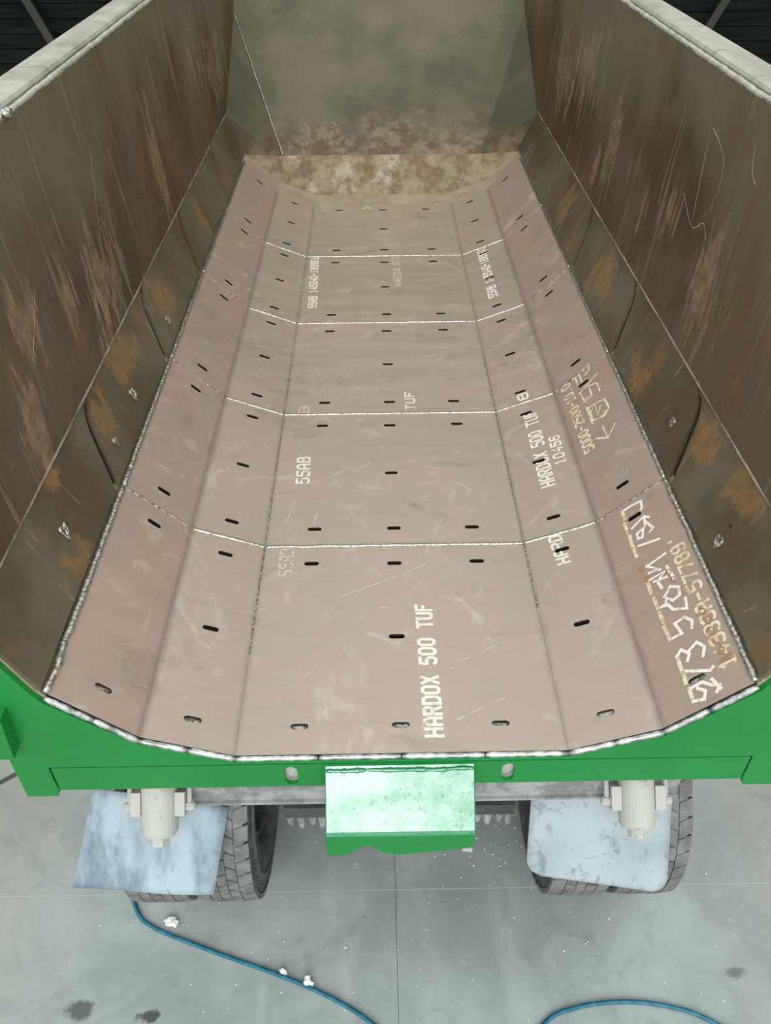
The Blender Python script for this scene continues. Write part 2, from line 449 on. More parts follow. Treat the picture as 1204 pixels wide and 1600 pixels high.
# ------------------------------------------------------------------ the setting
fl = tag(link('floor', *box(-24, 24, -14, 15, -0.06, -0.008), 'dark'), 'grey concrete yard floor of large slabs under the truck', 'floor', kind='structure')
XS = [-24, -18.01, -12.01, -6.01, -0.014, 5.98, 11.98, 17.98, 24]; YS = [-14, -11.79, -5.79, 0.209, 6.209, 15]
for i in range(len(XS) - 1):
    for j in range(len(YS) - 1):
        g = 0.0009
        link('slab', *box(XS[i] + g, XS[i + 1] - g, YS[j] + 0.003, YS[j + 1] - 0.003, -0.05, 0.0), 'concrete', fl)
for yj in YS[1:-1]:
    link('joint_filler', *box(-24, 24, yj - 0.0024, yj + 0.0024, -0.04, 0.0006), 'filler', fl)
# dark strip on the floor left of the truck
link('dark_floor_strip', *prism([(-9.0, -4.40, 0.001), (-1.32, 1.24, 0.001), (-1.30, 1.28, 0.001), (-9.0, -4.355, 0.001)], (0, 0, 0.004)), 'underside', fl)

wb = tag(link('wall_back', *box(-14, 14, 14.0, 14.1, 0.0, 6.0), 'cladding'), 'dark cladding wall far behind the truck body', 'wall', kind='structure')
for i in range(28):
    z0 = i * 0.215
    vv, ff = prism([(-14, 13.99, z0), (-14, 13.93, z0), (-14, 13.965, z0 + 0.2), (-14, 13.99, z0 + 0.2)], (28, 0, 0))
    link('cladding_board', vv, ff, 'cladding', wb)
tag(link('wall_left', *box(-14.1, -14, 8.0, 14.1, 0, 6), 'cladding'), 'dark side wall at the left end of the far shed', 'wall', kind='structure')
tag(link('wall_right', *box(14, 14.1, 8.0, 14.1, 0, 6), 'cladding'), 'dark side wall at the right end of the far shed', 'wall', kind='structure')
tag(link('ceiling', *box(-14.1, 14.1, 7.6, 14.1, 6.0, 6.1), 'cladding'), 'dark shed roof above the far wall', 'roof', kind='structure')
def brace(name, a, b, lab):
    d = Vector((0.10, 0, 0.04))
    m = MB().add(prism([Vector(a) + Vector((-.07, 0, 0)), Vector(a) + Vector((.07, 0, 0)), Vector(b) + Vector((.07, 0, 0)), Vector(b) + Vector((-.07, 0, 0))], (0, 0.10, 0)))
    tag(m.link(name, 'brace'), lab, 'brace', kind='structure')
brace('trim_1', (-4.82, 13.6, 0), (-7.31, 13.6, 6.0), 'grey diagonal steel brace on the far wall, left of the truck')
brace('trim_2', (4.83, 13.6, 0), (7.67, 13.6, 6.0), 'grey diagonal steel brace on the far wall, right of the truck')

# ------------------------------------------------------------------ the truck
truck = bpy.data.objects.new('dump_truck', None)
COL.objects.link(truck)
tag(truck, 'tipper truck with green rear frame and open half-pipe steel load body', 'truck')
ABS[truck.name] = Matrix()
def P(name, vf, mat, parent=truck, smooth=False, mods=None):
    return link(name, vf[0], vf[1], mat, parent, smooth, H)

A1, B1, C1, D1 = (0.5373, 0.0), (0.8192, 0.1071), (1.0489, 0.3275), (1.182, 0.625)
C2 = (1.066, 0.345)
def on(k, s, X, lift=0.0):
    """point (x, z) at |x| = X on facet k of the half-pipe, lifted off the surface"""
    if k == 0: return Vector((s * X, lift))
    a, b = [(A1, B1), (B1, C1), (C2, D1)][k - 1]
    t = (X - a[0]) / (b[0] - a[0]); z = a[1] + t * (b[1] - a[1])
    d = Vector((b[0] - a[0], b[1] - a[1])).normalized(); nrm = Vector((-d.y, d.x))
    return Vector((s * (X + nrm.x * lift), z + nrm.y * lift))
def p3(k, s, X, Y, lift=0.0):
    q = on(k, s, X, lift); return Vector((q.x, Y, q.y))
T = 0.014
SL = stadium(0.030, 0.0108)
def facet_plate(k, s, y0, y1, holes, x0=None, x1=None, gap0=0.0):
    a, b = {0: ((-A1[0] + 0.0004, 0), (A1[0] - 0.0004, 0)), 1: (A1, B1), 2: (B1, C1)}[k]
    O = Vector((s * a[0], 0, a[1])); e = Vector((s * (b[0] - a[0]), 0, b[1] - a[1])); L = e.length; e.normalize()
    nrm = Vector((-e.z, 0, e.x)); nrm = nrm if nrm.z > 0 else -nrm
    hs = []
    for (X, Y) in holes:
        uc = (Vector((s * X if k else X, 0, on(k, 1, X).y if k else 0)) - O).dot(e)
        hs.append([(uc + p[0], Y + p[1]) for p in SL])
    g = 0.0025
    return holed([(gap0, y0 + g), (L, y0 + g), (L, y1 - g), (gap0, y1 - g)], hs, O, e, (0, 1, 0), -nrm * T)
def plug(parent, k, s, X, Y, seed):
    q = p3(k, s, X, Y, -T); e = (p3(k, s, X + 0.01, Y, -T) - q).normalized()
    rnd = random.Random(seed); N = 9; M_ = 5; v = []; f = []
    nrm = e.cross(Vector((0, 1, 0))); nrm = nrm if nrm.z > 0 else -nrm
    lvl = 0.010 if Y < 0.2 else rnd.choice([0.0015, 0.002, 0.003, 0.006])
    for i in range(N):
        for j in range(M_):
            u = (i / (N - 1) - .5) * 2; w = (j / (M_ - 1) - .5) * 2
            h = lvl * (1 - 0.5 * w * w) * (1 - .4 * abs(u) ** 3) + rnd.uniform(-.0012, .0012)
            v.append(q + e * u * 0.031 + Vector((0, 1, 0)) * w * 0.0118 + nrm * max(0.0004, h))
    for i in range(N - 1):
        for j in range(M_ - 1): f.append((i * M_ + j, (i + 1) * M_ + j, (i + 1) * M_ + j + 1, i * M_ + j + 1))
    P('plug_weld', (v, f), 'weld_dull' if Y < 0.2 else 'plug', parent, True)

def burnt_shaded_edges(o, nrm):
    """flame-cut slot walls and plate edges, burnt dark with slot shade painted in"""
    o.data.materials.append(M['dark']); nrm = Vector(nrm).normalized()
    for pg in o.data.polygons:
        if abs(pg.normal.dot(nrm)) < 0.6: pg.material_index = 1  # near-black also stands in for shade down in the slots
CENTRE, WL, WR = [], [], []
seed = 0
for row in range(5):
    y0, y1 = row, row + 1 if row < 4 else 5.033
    hc = [(-.336, row + .11), (0, row + .11), (.332, row + .11), (-.003, row + .5), (-.338, row + .897), (-.003, row + .893), (.331, row + .898)]
    c = P('liner_plate', facet_plate(0, 1, y0, y1, hc), 'liner_mid' if row < 3 else 'liner_warm_light'); CENTRE.append(c); burnt_shaded_edges(c, (0, 0, 1))
    for X, Y in hc: seed += 1; plug(c, 0, 1, X, Y, seed)
    for s, L in ((-1, WL), (1, WR)):
        xi, xo = (0.680, 0.935) if s < 0 else (0.672, 0.934)
        hi = [(xi, row + .106), (xi, row + .504), (xi, row + .904)]; ho = [(xo, row + .108), (xo, row + .906)]
        m = MB().add(facet_plate(1, s, y0, y1, hi, gap0=0.0004)).add(facet_plate(2, s, y0, y1, ho))
        w = m.link('liner_wing_plate', 'liner_wing' if row < 3 else 'liner_wing_warm_light', truck, False, H); L.append(w); burnt_shaded_edges(w, (-s * .55, 0, .83))
        for X, Y in hi: seed += 1; plug(w, 1, s, X, Y, seed)
        for X, Y in ho: seed += 1; plug(w, 2, s, X, Y, seed)

# shell under the liner
def section(off):
    """half contour of the body shell, offset below the liner"""
    return [Vector((0, -off)), on(0, 1, A1[0] - off * 0.1, -off), on(1, 1, B1[0], -off), on(2, 1, C1[0], -off) + Vector((.012, .002)), on(3, 1, 1.075, -off), on(3, 1, D1[0], -off)]
def contour(off):
    h = section(off); return [Vector((-p.x, p.y)) for p in reversed(h[1:])] + h
inn, out = contour(T + 0.0015), contour(T + 0.03)
v = [(p.x, 0.012, p.y) for p in inn] + [(p.x, 5.30, p.y) for p in inn] + [(p.x, 0.012, p.y) for p in out] + [(p.x, 5.30, p.y) for p in out]
n_ = len(inn); f = []
for i in range(n_ - 1):
    f += [(i, i + 1, n_ + i + 1, n_ + i), (2 * n_ + i, 2 * n_ + i + 1, 3 * n_ + i + 1, 3 * n_ + i), (i, i + 1, 2 * n_ + i + 1, 2 * n_ + i), (n_ + i, n_ + i + 1, 3 * n_ + i + 1, 3 * n_ + i)]
f += [(0, n_, 3 * n_, 2 * n_), (n_ - 1, 2 * n_ - 1, 4 * n_ - 1, 3 * n_ - 1)]
P('body_shell', (v, f), 'shell')

# side wear plates with kinked gaps between them
HOLES = {-1: [(1.122, .60), (1.127, 1.562), (1.130, 2.575), (1.124, 3.631), (1.132, 4.595)], 1: [(1.119, .545), (1.117, 1.59), (1.116, 2.602), (1.118, 3.642), (1.12, 4.68)]}
def gap_line(k, side): # (t up the facet, y)
    w = 0.023 * side
    return [(0.0, k - 0.025 + w), (0.72, k + 0.085 + w), (0.84, k + 0.115 + w), (1.0, k + 0.185 + w)]
for s in (-1, 1):
    O = Vector((s * C2[0], 0, C2[1])); e = Vector((s * (D1[0] - C2[0]), 0, D1[1] - C2[1])); L = e.length; e.normalize()
    nrm = Vector((-s * abs(e.z), 0, abs(e.x)))
    for i in range(5):
        lo = gap_line(i, 1) if i else [(0, 0.006), (1, 0.006)]
        hi = gap_line(i + 1, -1) if i < 4 else [(0, 5.24), (1, 5.20)]
        loop = [(t * L, y) for t, y in lo] + [(t * L, y) for t, y in reversed(hi)]
        X, Y = HOLES[s][i]
        uc = (X - C2[0]) / (D1[0] - C2[0]) * L
        hole = [(uc + .0085 * math.cos(a * math.pi / 6), Y + .0085 * math.sin(a * math.pi / 6)) for a in range(12)]
        P('side_wear_plate', holed(loop, [hole], O, e, (0, 1, 0), -nrm * T), 'side_plate')
    m = [p3(3, s, D1[0], y, 0.001) for y in (0.01, 5.2)]
    P('ridge_weld', bead(m, 0.006, 0.02, 0.3, 6, 40 + s), 'ridge', smooth=True)
    # dark backing strip seen through the gaps
    a, b = p3(3, s, 1.07, 0, -T - 0.0005), p3(3, s, 1.18, 0, -T - 0.0005)
    P('gap_backing', prism([(a.x, .02, a.z), (b.x, .02, b.z), (b.x, 5.2, b.z), (a.x, 5.2, a.z)], (0, 0, -0.0009)), 'dark')
def wall_x(z): return 1.178 + (z - 0.60) * (1.250 - 1.178) / 0.985
RT = [(0.004, 0.60), (5.20, 0.60), (6.436, 1.106), (7.06, 1.585), (0.004, 1.585)]
for s in (-1, 1):
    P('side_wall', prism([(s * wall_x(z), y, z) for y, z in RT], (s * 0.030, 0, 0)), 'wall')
    # top rail in two lengths, with the bright weld strip along its inner edge
    sec = [(1.288, 1.50), (1.288, 1.588), (1.294, 1.600), (1.306, 1.606), (1.412, 1.606), (1.425, 1.600), (1.432, 1.580), (1.432, 1.46), (1.29, 1.46)]
    for ya, yb in ((0.0, 1.62), (1.624, 7.1)):
        P('top_rail', prism([(s * x, ya, z) for x, z in sec], (0, yb - ya, 0)), 'rail')
    P('rail_weld', bead([(s * 1.257, y, 1.585) for y in (0.0, 2.4, 4.8, 7.0)], 0.0105, 0.015, 0.3, 7, 60 + s), 'rail', smooth=True)
    yb = 1.33 if s < 0 else 1.39
    xb = 1.258 if s < 0 else 1.29
    m = MB()
    for i in range(6): m.add(blob((s * (xb + random.uniform(-.012, .012)), yb + (i - 2.5) * 0.014, (1.592 if s < 0 else 1.598) + random.uniform(-.004, .003)), 0.017, 2, 0.5, i + 20 * s))
    m.link('weld_patch', 'weld', truck, True, H)

# front of the body
S1, S2, S3, BB, TT, RR, TOP = (.533, 5.294, -.03), (.825, 5.285, .075), (1.082, 5.262, .315), (.79, 5.36, .275), (1.215, 6.436, 1.106), (1.18, 5.20, .62), (1.25, 7.06, 1.585)
mir = lambda p: (-p[0], p[1], p[2])
P('front_panel', prism([mir(BB), BB, TT, TOP, mir(TOP), mir(TT)], (0, 0.03, -0.03)), 'front')
P('front_rail', prism([(-1.43, 7.06, 1.585), (1.43, 7.06, 1.585), (1.43, 7.2, 1.585), (-1.43, 7.2, 1.585)], (0, 0, -0.12)), 'rail')
P('front_band', prism([mir(S1), S1, BB, mir(BB)], (0, 0.03, -0.02)), 'dirt')
for s in (1, -1):
    q = (lambda p: p) if s > 0 else mir
    m = MB().add(prism([q(S1), q(S2), q(BB)], (0, 0.03, -0.01))).add(prism([q(S2), q(S3), q(BB)], (0, 0.03, -0.01)))
    m.link('front_corner_gusset', 'dirt', truck, False, H)
    m = MB().add(prism([q(S3), q(RR), q(BB)], (0, 0.03, 0.0))).add(prism([q(RR), q(TT), q(BB)], (0, 0.03, 0)))
    m.link('front_corner_panel', 'front', truck, False, H)
bw = [Vector(mir(BB)).lerp(Vector(mir(TT)), t) + Vector((0.0, -0.008, 0.008)) for t in (0, .33, .66, 1)]
P('corner_weld', bead(bw, 0.0085, 0.02, 0.3, 6, 5), 'weld', smooth=True)

# weld beads between the liner plates
def joint_bead(name, k, s, Xa, Xb, Ya, Yb, r, mat, sd):
    return P(name, bead([p3(k, s, Xa, Ya, 0.0), p3(k, s, Xb, Yb, 0.0)], r, 0.011, 0.28, 6, sd), mat, smooth=True)
for j in range(1, 5):
    r = [0, 0.0068, 0.0062, 0.0058, 0.005][j]
    P('cross_weld', bead([(-A1[0], j, 0), (A1[0], j, 0)], r, 0.011, 0.28, 6, j), 'weld', smooth=True)
    for s in (-1, 1):
        joint_bead('cross_weld', 1, s, A1[0], B1[0], j, j, r * 1.05, 'weld', 10 * j + s)
        joint_bead('cross_weld', 2, s, B1[0], C1[0], j, j, r * 0.62, 'weld_dull', 30 * j + s)
for s in (-1, 1):
    P('long_weld', bead([(s * A1[0], 0.42 if s < 0 else 0.62, 0.0), (s * A1[0], 1, 0.0)], 0.004, 0.012, 0.3, 6, 71 + s), 'weld_dull', smooth=True)
    P('long_weld', bead([(s * A1[0], 1, 0.0), (s * A1[0], 2, 0.0)], 0.0042, 0.012, 0.3, 6, 75 + s), 'weld', smooth=True)
    P('long_weld', bead([(s * A1[0], 2, 0.0), (s * A1[0], 2.55, 0.0)], 0.003, 0.012, 0.3, 6, 79 + s), 'weld_dull', smooth=True)
    for row in range(5):      # fillet along the upper edge of each wing plate
        q0, q1 = Vector((s * 1.0525, row + .004, .3315)), Vector((s * 1.0525, (row + .996) if row < 4 else 5.03, .3315))
        P('edge_weld', bead([q0, q1], (0.0125 if s < 0 else 0.011) - row * 0.001, 0.012, 0.26, 8, 90 + row * 3 + s), 'weld', smooth=True)
# rear edge weld, laid in several runs along the liner's end
cont = [(-1.06, .318), (-.823, .096), (-.5373, -.008), (.5373, -.008), (.823, .096), (1.06, .318)]
for i in range(5):
    a, b = Vector((cont[i][0], -0.004, cont[i][1])), Vector((cont[i + 1][0], -0.004, cont[i + 1][1]))
    k = [2, 2, 4, 2, 2][i]
    for t in range(k):
        P('rear_edge_weld', bead([a.lerp(b, t / k + .002), a.lerp(b, (t + 1) / k - .002)], 0.0105 if i != 2 else 0.0098, 0.026, 0.12, 10, 120 + i * 5 + t), 'weld_smooth', smooth=True)

# weld patches on the side wear plates
for s, X, Y, rz in ((-1, 1.118, .565, .03), (-1, 1.095, 2.228, .022), (-1, 1.103, 1.50, .026), (-1, 1.10, 1.16, .018), (1, 1.112, 1.198, .02), (1, 1.092, .535, .024)):
    pth = []
    for i in range(22):
        a = i / 21 * 2 * math.pi * 1.6
        pth.append(p3(3, s, X + rz * .42 * math.sin(a) * (1 - i / 60), Y + rz * .8 * math.cos(a * .62 + 1) * (.6 + .4 * math.sin(a)), 0.002))
    P('weld_patch', bead(pth, 0.0062, 0.006, 0.35, 7, int(Y * 100)), 'weld' if s < 0 and Y < 1 else 'weld_dull', smooth=True)

# ------------------------------------------------------------------ stencilled and chalked marks
FONT = {
 'H': [[(0,0),(0,6)],[(4,0),(4,6)],[(0,3),(4,3)]], 'A': [[(0,0),(0,4.6),(1.2,6),(2.8,6),(4,4.6),(4,0)],[(0,2.5),(4,2.5)]],
 'R': [[(0,0),(0,6),(3,6),(4,5.2),(4,3.8),(3,3),(0,3)],[(2,3),(4,0)]], 'D': [[(0,0),(0,6),(2.8,6),(4,4.8),(4,1.2),(2.8,0),(0,0)]],
 'O': [[(1,0),(0,1),(0,5),(1,6),(3,6),(4,5),(4,1),(3,0),(1,0)]], 'X': [[(0,0),(4,6)],[(0,6),(4,0)]],
 '5': [[(0,.6),(1,0),(3,0),(4,1),(4,2.6),(3,3.5),(0,3.5),(0,6),(4,6)]], 'T': [[(2,0),(2,6)],[(0,6),(4,6)]],
 'U': [[(0,6),(0,1),(1,0),(3,0),(4,1),(4,6)]], 'F': [[(0,0),(0,6),(4,6)],[(0,3.2),(3,3.2)]],
 'B': [[(0,0),(0,6),(3,6),(3.8,5.3),(3.8,3.9),(3,3.2),(0,3.2)],[(3,3.2),(4,2.4),(4,.8),(3,0),(0,0)]],
 '1': [[(.8,4.8),(2,6),(2,0)],[(.8,0),(3.2,0)]], '4': [[(3,0),(3,6),(0,2),(4,2)]],
 '6': [[(4,5.4),(3,6),(1,6),(0,5),(0,1),(1,0),(3,0),(4,1),(4,2.4),(3,3.4),(0,3.2)]], '8': [[(1,3.2),(0,4),(0,5.2),(1,6),(3,6),(4,5.2),(4,4),(3,3.2),(1,3.2),(0,2.4),(0,.8),(1,0),(3,0),(4,.8),(4,2.4),(3,3.2)]],
 '9': [[(0,.6),(1,0),(3,0),(4,1),(4,5),(3,6),(1,6),(0,5),(0,3.6),(1,2.6),(4,2.8)]], '7': [[(0,6),(4,6),(1.6,0)]],
 '3': [[(0,5.4),(1,6),(3,6),(4,5.2),(4,4),(3,3.2),(1.4,3.2)],[(3,3.2),(4,2.4),(4,.8),(3,0),(1,0),(0,.6)]],
 '2': [[(0,5),(1,6),(3,6),(4,5),(4,3.8),(0,0),(4,0)]], '-': [[(.4,3),(3.6,3)]], '.': [[(1.6,0),(2.4,.2)]], "'": [[(2,6),(2,4.6)]], ' ': []}
FONT['S'] = FONT['5']; FONT['0'] = FONT['O']
def ribbon(pts, w, nrm, close=False):
    """one continuous flat stroke with mitred corners"""
    n = len(pts); v = []; f = []
    close = (pts[0] - pts[-1]).length < 1e-5 and n > 3
    if close: pts = pts[:-1]; n -= 1
    for i in range(n):
        a = pts[(i - 1) % n] if (close or i > 0) else None
        b = pts[(i + 1) % n] if (close or i < n - 1) else None
        d0 = (pts[i] - a).normalized() if a is not None else None
        d1 = (b - pts[i]).normalized() if b is not None else None
        d0 = d0 or d1; d1 = d1 or d0
        s0, s1 = d0.cross(nrm), d1.cross(nrm)
        mt = s0 + s1
        mt = mt.normalized() if mt.length > 0.3 else s0.normalized()
        k = min(1.5, 1 / max(0.5, mt.dot(s0)))
        e = Vector((0, 0, 0))
        if not close and i == 0: e = -d1 * w * .4
        if not close and i == n - 1: e = d0 * w * .4
        e = e + nrm * (i * 0.00003)          # a stroke that crosses itself lies on top of its own start
        v += [pts[i] + e - mt * (w / 2 * k), pts[i] + e + mt * (w / 2 * k)]
    m = n if close else n - 1
    for i in range(m):
        j = (i + 1) % n; f.append((2 * i, 2 * j, 2 * j + 1, 2 * i + 1))
    return v, f
def nrm_of(k):
    a = p3(k, 1, 0.9, 0); b = p3(k, 1, 0.9, 0, 1.0); return (b - a).normalized()
def in_slot(k, X, Y):
    fy = Y - math.floor(Y)
    xs, ys = {0: ((-.336, -.003, .332), (.11, .5, .897)), 1: ((.672,), (.106, .504, .904)), 2: ((.934,), (.108, .906))}[k]
    rx = {0: .032, 1: .030, 2: .024}[k]
    return any(abs(X - a) < rx and abs(fy - b) < .0135 for a in xs for b in ys)
def painted(pts, k, w, nr, lift, m):
    """stroke through plate points (X, Y), broken where it crosses a slot"""
    dense = [pts[0]]
    for a, b in zip(pts, pts[1:]):
        hit = any(in_slot(k, a[0] + (b[0] - a[0]) * t / 12, a[1] + (b[1] - a[1]) * t / 12) for t in range(13))
        n_ = 12 if hit else 1
        dense += [(a[0] + (b[0] - a[0]) * t / n_, a[1] + (b[1] - a[1]) * t / n_) for t in range(1, n_ + 1)]
    run = []
    for p in dense + [None]:
        if p is not None and not in_slot(k, *p): run.append(p); continue
        if len(run) > 1: m.add(ribbon([p3(k, 1, x, y, lift) for x, y in run], w, nr))
        run = []
def stencil(text, plate, k, Xb0, Xb1, dX, Y0, Y1, mat='paint', w=0.008):
    """text running towards the cab, letter tops towards the left wall; Xb0..Xb1 baseline, dX cap height in x"""
    n = len(text); nr = nrm_of(k)
    for i, ch in enumerate(text):
        if ch == ' ': continue
        m = MB()
        for q, line in enumerate(FONT[ch]):
            pts = []
            for gx, gy in line:
                t = (i + (gx / 4) * 0.64) / (n - 0.36)
                pts.append((Xb0 + (Xb1 - Xb0) * t - dX * gy / 6, Y0 + (Y1 - Y0) * t))
            painted(pts, k, w * 1.15, nr, 0.0006 + q * 0.0003 + (i % 2) * 0.00015, m)
        if m.v: m.link('letter', mat, plate, False, H)
def strokes(name, lines, plate, k, w, mat, lift=0.0011):
    nr = nrm_of(k)
    for q, L_ in enumerate(lines):
        m = MB(); painted(L_, k, w, nr, lift + (q % 5) * 0.0002, m)
        if m.v: m.link(name, mat, plate, False, H)
stencil('HARDOX 500 TUF', CENTRE[0], 0, .138, .129, .056, .064, .657, 'paint', .0105)
stencil('SSAB', CENTRE[0], 0, -.412, -.418, .052, .83, .985, 'paint_faded', .009)
stencil('HARD', WR[0], 1, .688, .678, .044, .826, .990, 'paint', .009)
stencil('SSAB', CENTRE[1], 0, -.380, -.386, .055, 1.432, 1.628, 'paint', .009)
stencil('HARDOX 500 TUF', WR[1], 1, .711, .716, .054, 1.312, 1.905, 'paint', .0095)
stencil('10456', WR[1], 1, .779, .784, .043, 1.440, 1.650, 'paint', .0085)
stencil('5000-2500-10.0', WR[1], 2, .892, .886, .034, 1.428, 1.985, 'paint_yellow', .0095)
stencil('B', CENTRE[2], 0, -.414, -.416, .045, 2.02, 2.075, 'paint_faded', .009)
stencil('TUF', CENTRE[2], 0, .129, .129, .046, 2.035, 2.20, 'paint', .008)
stencil('8', WR[2], 1, .701, .700, .045, 2.03, 2.085, 'paint', .009)
stencil('SSAB 145940-188901', CENTRE[3], 0, -.433, -.459, .048, 3.21, 3.985, 'paint', .010)
stencil('HARDOX 500', CENTRE[3], 0, .104, .096, .044, 3.51, 3.975, 'paint_faded', .009)
stencil('SSAB 145940-188901', WR[3], 1, .688, .688, .048, 3.225, 3.99, 'paint', .0105)
strokes('chalk_stroke', [[(-.155, 4.905), (-.12, 4.98), (-.085, 4.905)], [(-.14, 4.93), (-.10, 4.93)]], CENTRE[4], 0, .016, 'paint_faded')
stencil("14333A-57789'", WR[0], 2, 1.030, 1.028, .036, .095, .70, 'paint_yellow', .0095)
UND0= [[(0.906,0.969),(0.905,0.921)],[(0.9,0.901),(0.9,0.844)],[(0.902,0.828),(0.899,0.779)],[(0.9,0.769),(0.901,0.71)],[(0.904,0.565),(0.903,0.513)],[(0.905,0.491),(0.906,0.44)],[(0.906,0.42),(0.907,0.374)],[(0.905,0.357),(0.907,0.294)],[(0.91,0.221),(0.908,0.175)],[(0.909,0.164),(0.907,0.11)],[(0.91,0.089),(0.908,0.04)]]
HAND0= [[(0.906,0.969),(0.936,0.969),(0.967,0.962),(0.962,0.923),(0.947,0.906),(0.908,0.912)],[(0.915,0.855),(0.959,0.877),(0.971,0.858)],[(0.959,0.873),(0.951,0.824),(0.922,0.814),(0.922,0.787),(0.934,0.783),(0.944,0.818)],[(0.958,0.845),(0.971,0.797),(0.958,0.786)],[(0.915,0.753),(0.975,0.728)],[(0.916,0.641),(0.975,0.649)],[(0.916,0.641),(0.942,0.602),(0.913,0.606),(0.947,0.592)],[(0.911,0.574),(0.96,0.575),(0.929,0.553),(0.934,0.511)],[(0.92,0.557),(0.956,0.546)],[(0.966,0.59),(0.973,0.517)],[(0.931,0.47),(0.955,0.499),(0.975,0.478),(0.97,0.445),(0.949,0.437),(0.936,0.461),(0.927,0.431)],[(0.914,0.436),(0.931,0.439),(0.941,0.402),(0.974,0.376),(0.98,0.419)],[(0.907,0.294),(0.94,0.293),(0.932,0.344),(0.96,0.348),(0.975,0.319),(0.967,0.294)],[(0.907,0.217),(0.924,0.236),(0.939,0.207),(0.929,0.184)],[(0.937,0.215),(0.965,0.233),(0.979,0.204),(0.967,0.173)],[(0.906,0.16),(0.97,0.113),(0.979,0.12)],[(0.914,0.086),(0.943,0.088),(0.961,0.062),(0.978,0.051),(0.966,0.033)],[(0.91,0.039),(0.934,0.029),(0.943,0.054),(0.928,0.075)],[(0.966,0.082),(0.977,0.037)]]
RUST0= [[(0.908,0.637),(0.904,0.631),(0.899,0.632),(0.895,0.64),(0.895,0.65),(0.899,0.656),(0.904,0.655),(0.908,0.647),(0.908,0.637)],[(0.909,0.581),(0.906,0.575),(0.902,0.576),(0.899,0.583),(0.899,0.591),(0.902,0.596),(0.906,0.596),(0.909,0.589),(0.909,0.581)],[(0.971,0.556),(0.967,0.549),(0.962,0.55),(0.958,0.558),(0.958,0.568),(0.962,0.575),(0.967,0.574),(0.971,0.566),(0.971,0.556)],[(0.974,0.515),(0.971,0.51),(0.967,0.511),(0.964,0.517),(0.964,0.526),(0.967,0.532),(0.971,0.531),(0.975,0.524),(0.974,0.515)],[(1.012,0.325),(1.008,0.318),(1.002,0.319),(0.998,0.327),(0.998,0.339),(1.002,0.346),(1.008,0.345),(1.012,0.337),(1.012,0.325)],[(1.017,0.284),(1.013,0.277),(1.006,0.277),(1.002,0.286),(1.002,0.298),(1.007,0.306),(1.013,0.305),(1.018,0.296),(1.017,0.284)],[(1.013,0.239),(1.008,0.231),(1.001,0.232),(0.996,0.241),(0.996,0.254),(1.001,0.262),(1.008,0.261),(1.013,0.252),(1.013,0.239)],[(1.018,0.157),(1.014,0.151),(1.009,0.151),(1.005,0.158),(1.006,0.167),(1.009,0.173),(1.015,0.173),(1.018,0.166),(1.018,0.157)],[(1.002,0.204),(1.016,0.178),(0.999,0.16),(1.021,0.135)],[(0.994,0.125),(1.03,0.117),(1.029,0.134),(1.003,0.13)]]
HAND1= [[(0.913,1.987),(0.914,1.897)],[(0.911,1.858),(0.915,1.768)],[(0.914,1.72),(0.916,1.645)],[(0.914,1.632),(0.915,1.576)],[(0.901,1.989),(0.975,2.018),(0.971,1.971),(0.948,1.956)],[(0.931,1.994),(0.93,1.923)],[(0.92,1.862),(0.99,1.903)],[(0.917,1.781),(0.947,1.775),(0.947,1.86),(0.978,1.836),(0.978,1.768)],[(0.92,1.71),(0.981,1.689),(0.985,1.612),(0.96,1.579),(0.92,1.601),(0.92,1.71)],[(0.925,1.671),(0.946,1.703),(0.941,1.615),(0.961,1.664)],[(0.945,1.595),(0.961,1.585),(0.97,1.611)],[(0.942,1.522),(0.946,1.428),(0.982,1.486)],[(0.908,1.475),(0.943,1.432)]]
strokes('underline_dash', UND0, WR[0], 2, .0145, 'paint_yellow')
strokes('pen_stroke', HAND0, WR[0], 2, .0115, 'paint')
strokes('rust_stroke', RUST0, WR[0], 2, .004, 'rustmark', 0.0016)
strokes('pen_stroke', HAND1, WR[1], 2, .0105, 'paint_yellow')
circle = [(.945 + .022 * math.cos(a), 1.19 + .040 * math.sin(a)) for a in [i * math.pi / 8 for i in range(17)]]
strokes('chalk_stroke', [circle, [(.965, 1.25), (.985, 1.215)]], WR[1], 2, .0022, 'scratch')
# long scratches on the plates
strokes('scratch', [[(-.23, .70), (-.03, .80), (.12, .88)], [(.02, .57), (.15, .63), (.33, .72)], [(.17, .35), (.30, .42), (.40, .47)], [(.16, .11), (.30, .185), (.36, .215)], [(-.06, .645), (.02, .64)], [(.31, .50), (.40, .43)], [(-.30, .86), (-.18, .875)]], CENTRE[0], 0, .0028, 'scratch', .0006)
strokes('scratch', [[(-.36, 1.44), (-.27, 1.49), (-.21, 1.535)], [(-.17, 1.52), (-.10, 1.58)], [(.10, 1.40), (.22, 1.44), (.31, 1.41), (.37, 1.33)], [(.06, 1.60), (.22, 1.52)], [(-.34, 1.14), (-.33, 1.25)], [(-.46, 1.16), (-.43, 1.32)], [(.02, 1.24), (.16, 1.33)], [(-.24, 1.40), (-.02, 1.38)]], CENTRE[1], 0, .0028, 'scratch', .0006)
strokes('scratch', [[(-.20, 2.15), (-.02, 2.24)], [(-.02, 2.005), (.30, 2.06)], [(.12, 2.55), (.30, 2.60)], [(.42, 2.40), (.50, 2.52)]], CENTRE[2], 0, .0028, 'scratch', .0006)
strokes('scratch', [[(.64, 2.38), (.76, 2.52)], [(.57, 2.46), (.66, 2.56)]], WR[2], 1, .003, 'scratch', .0006)

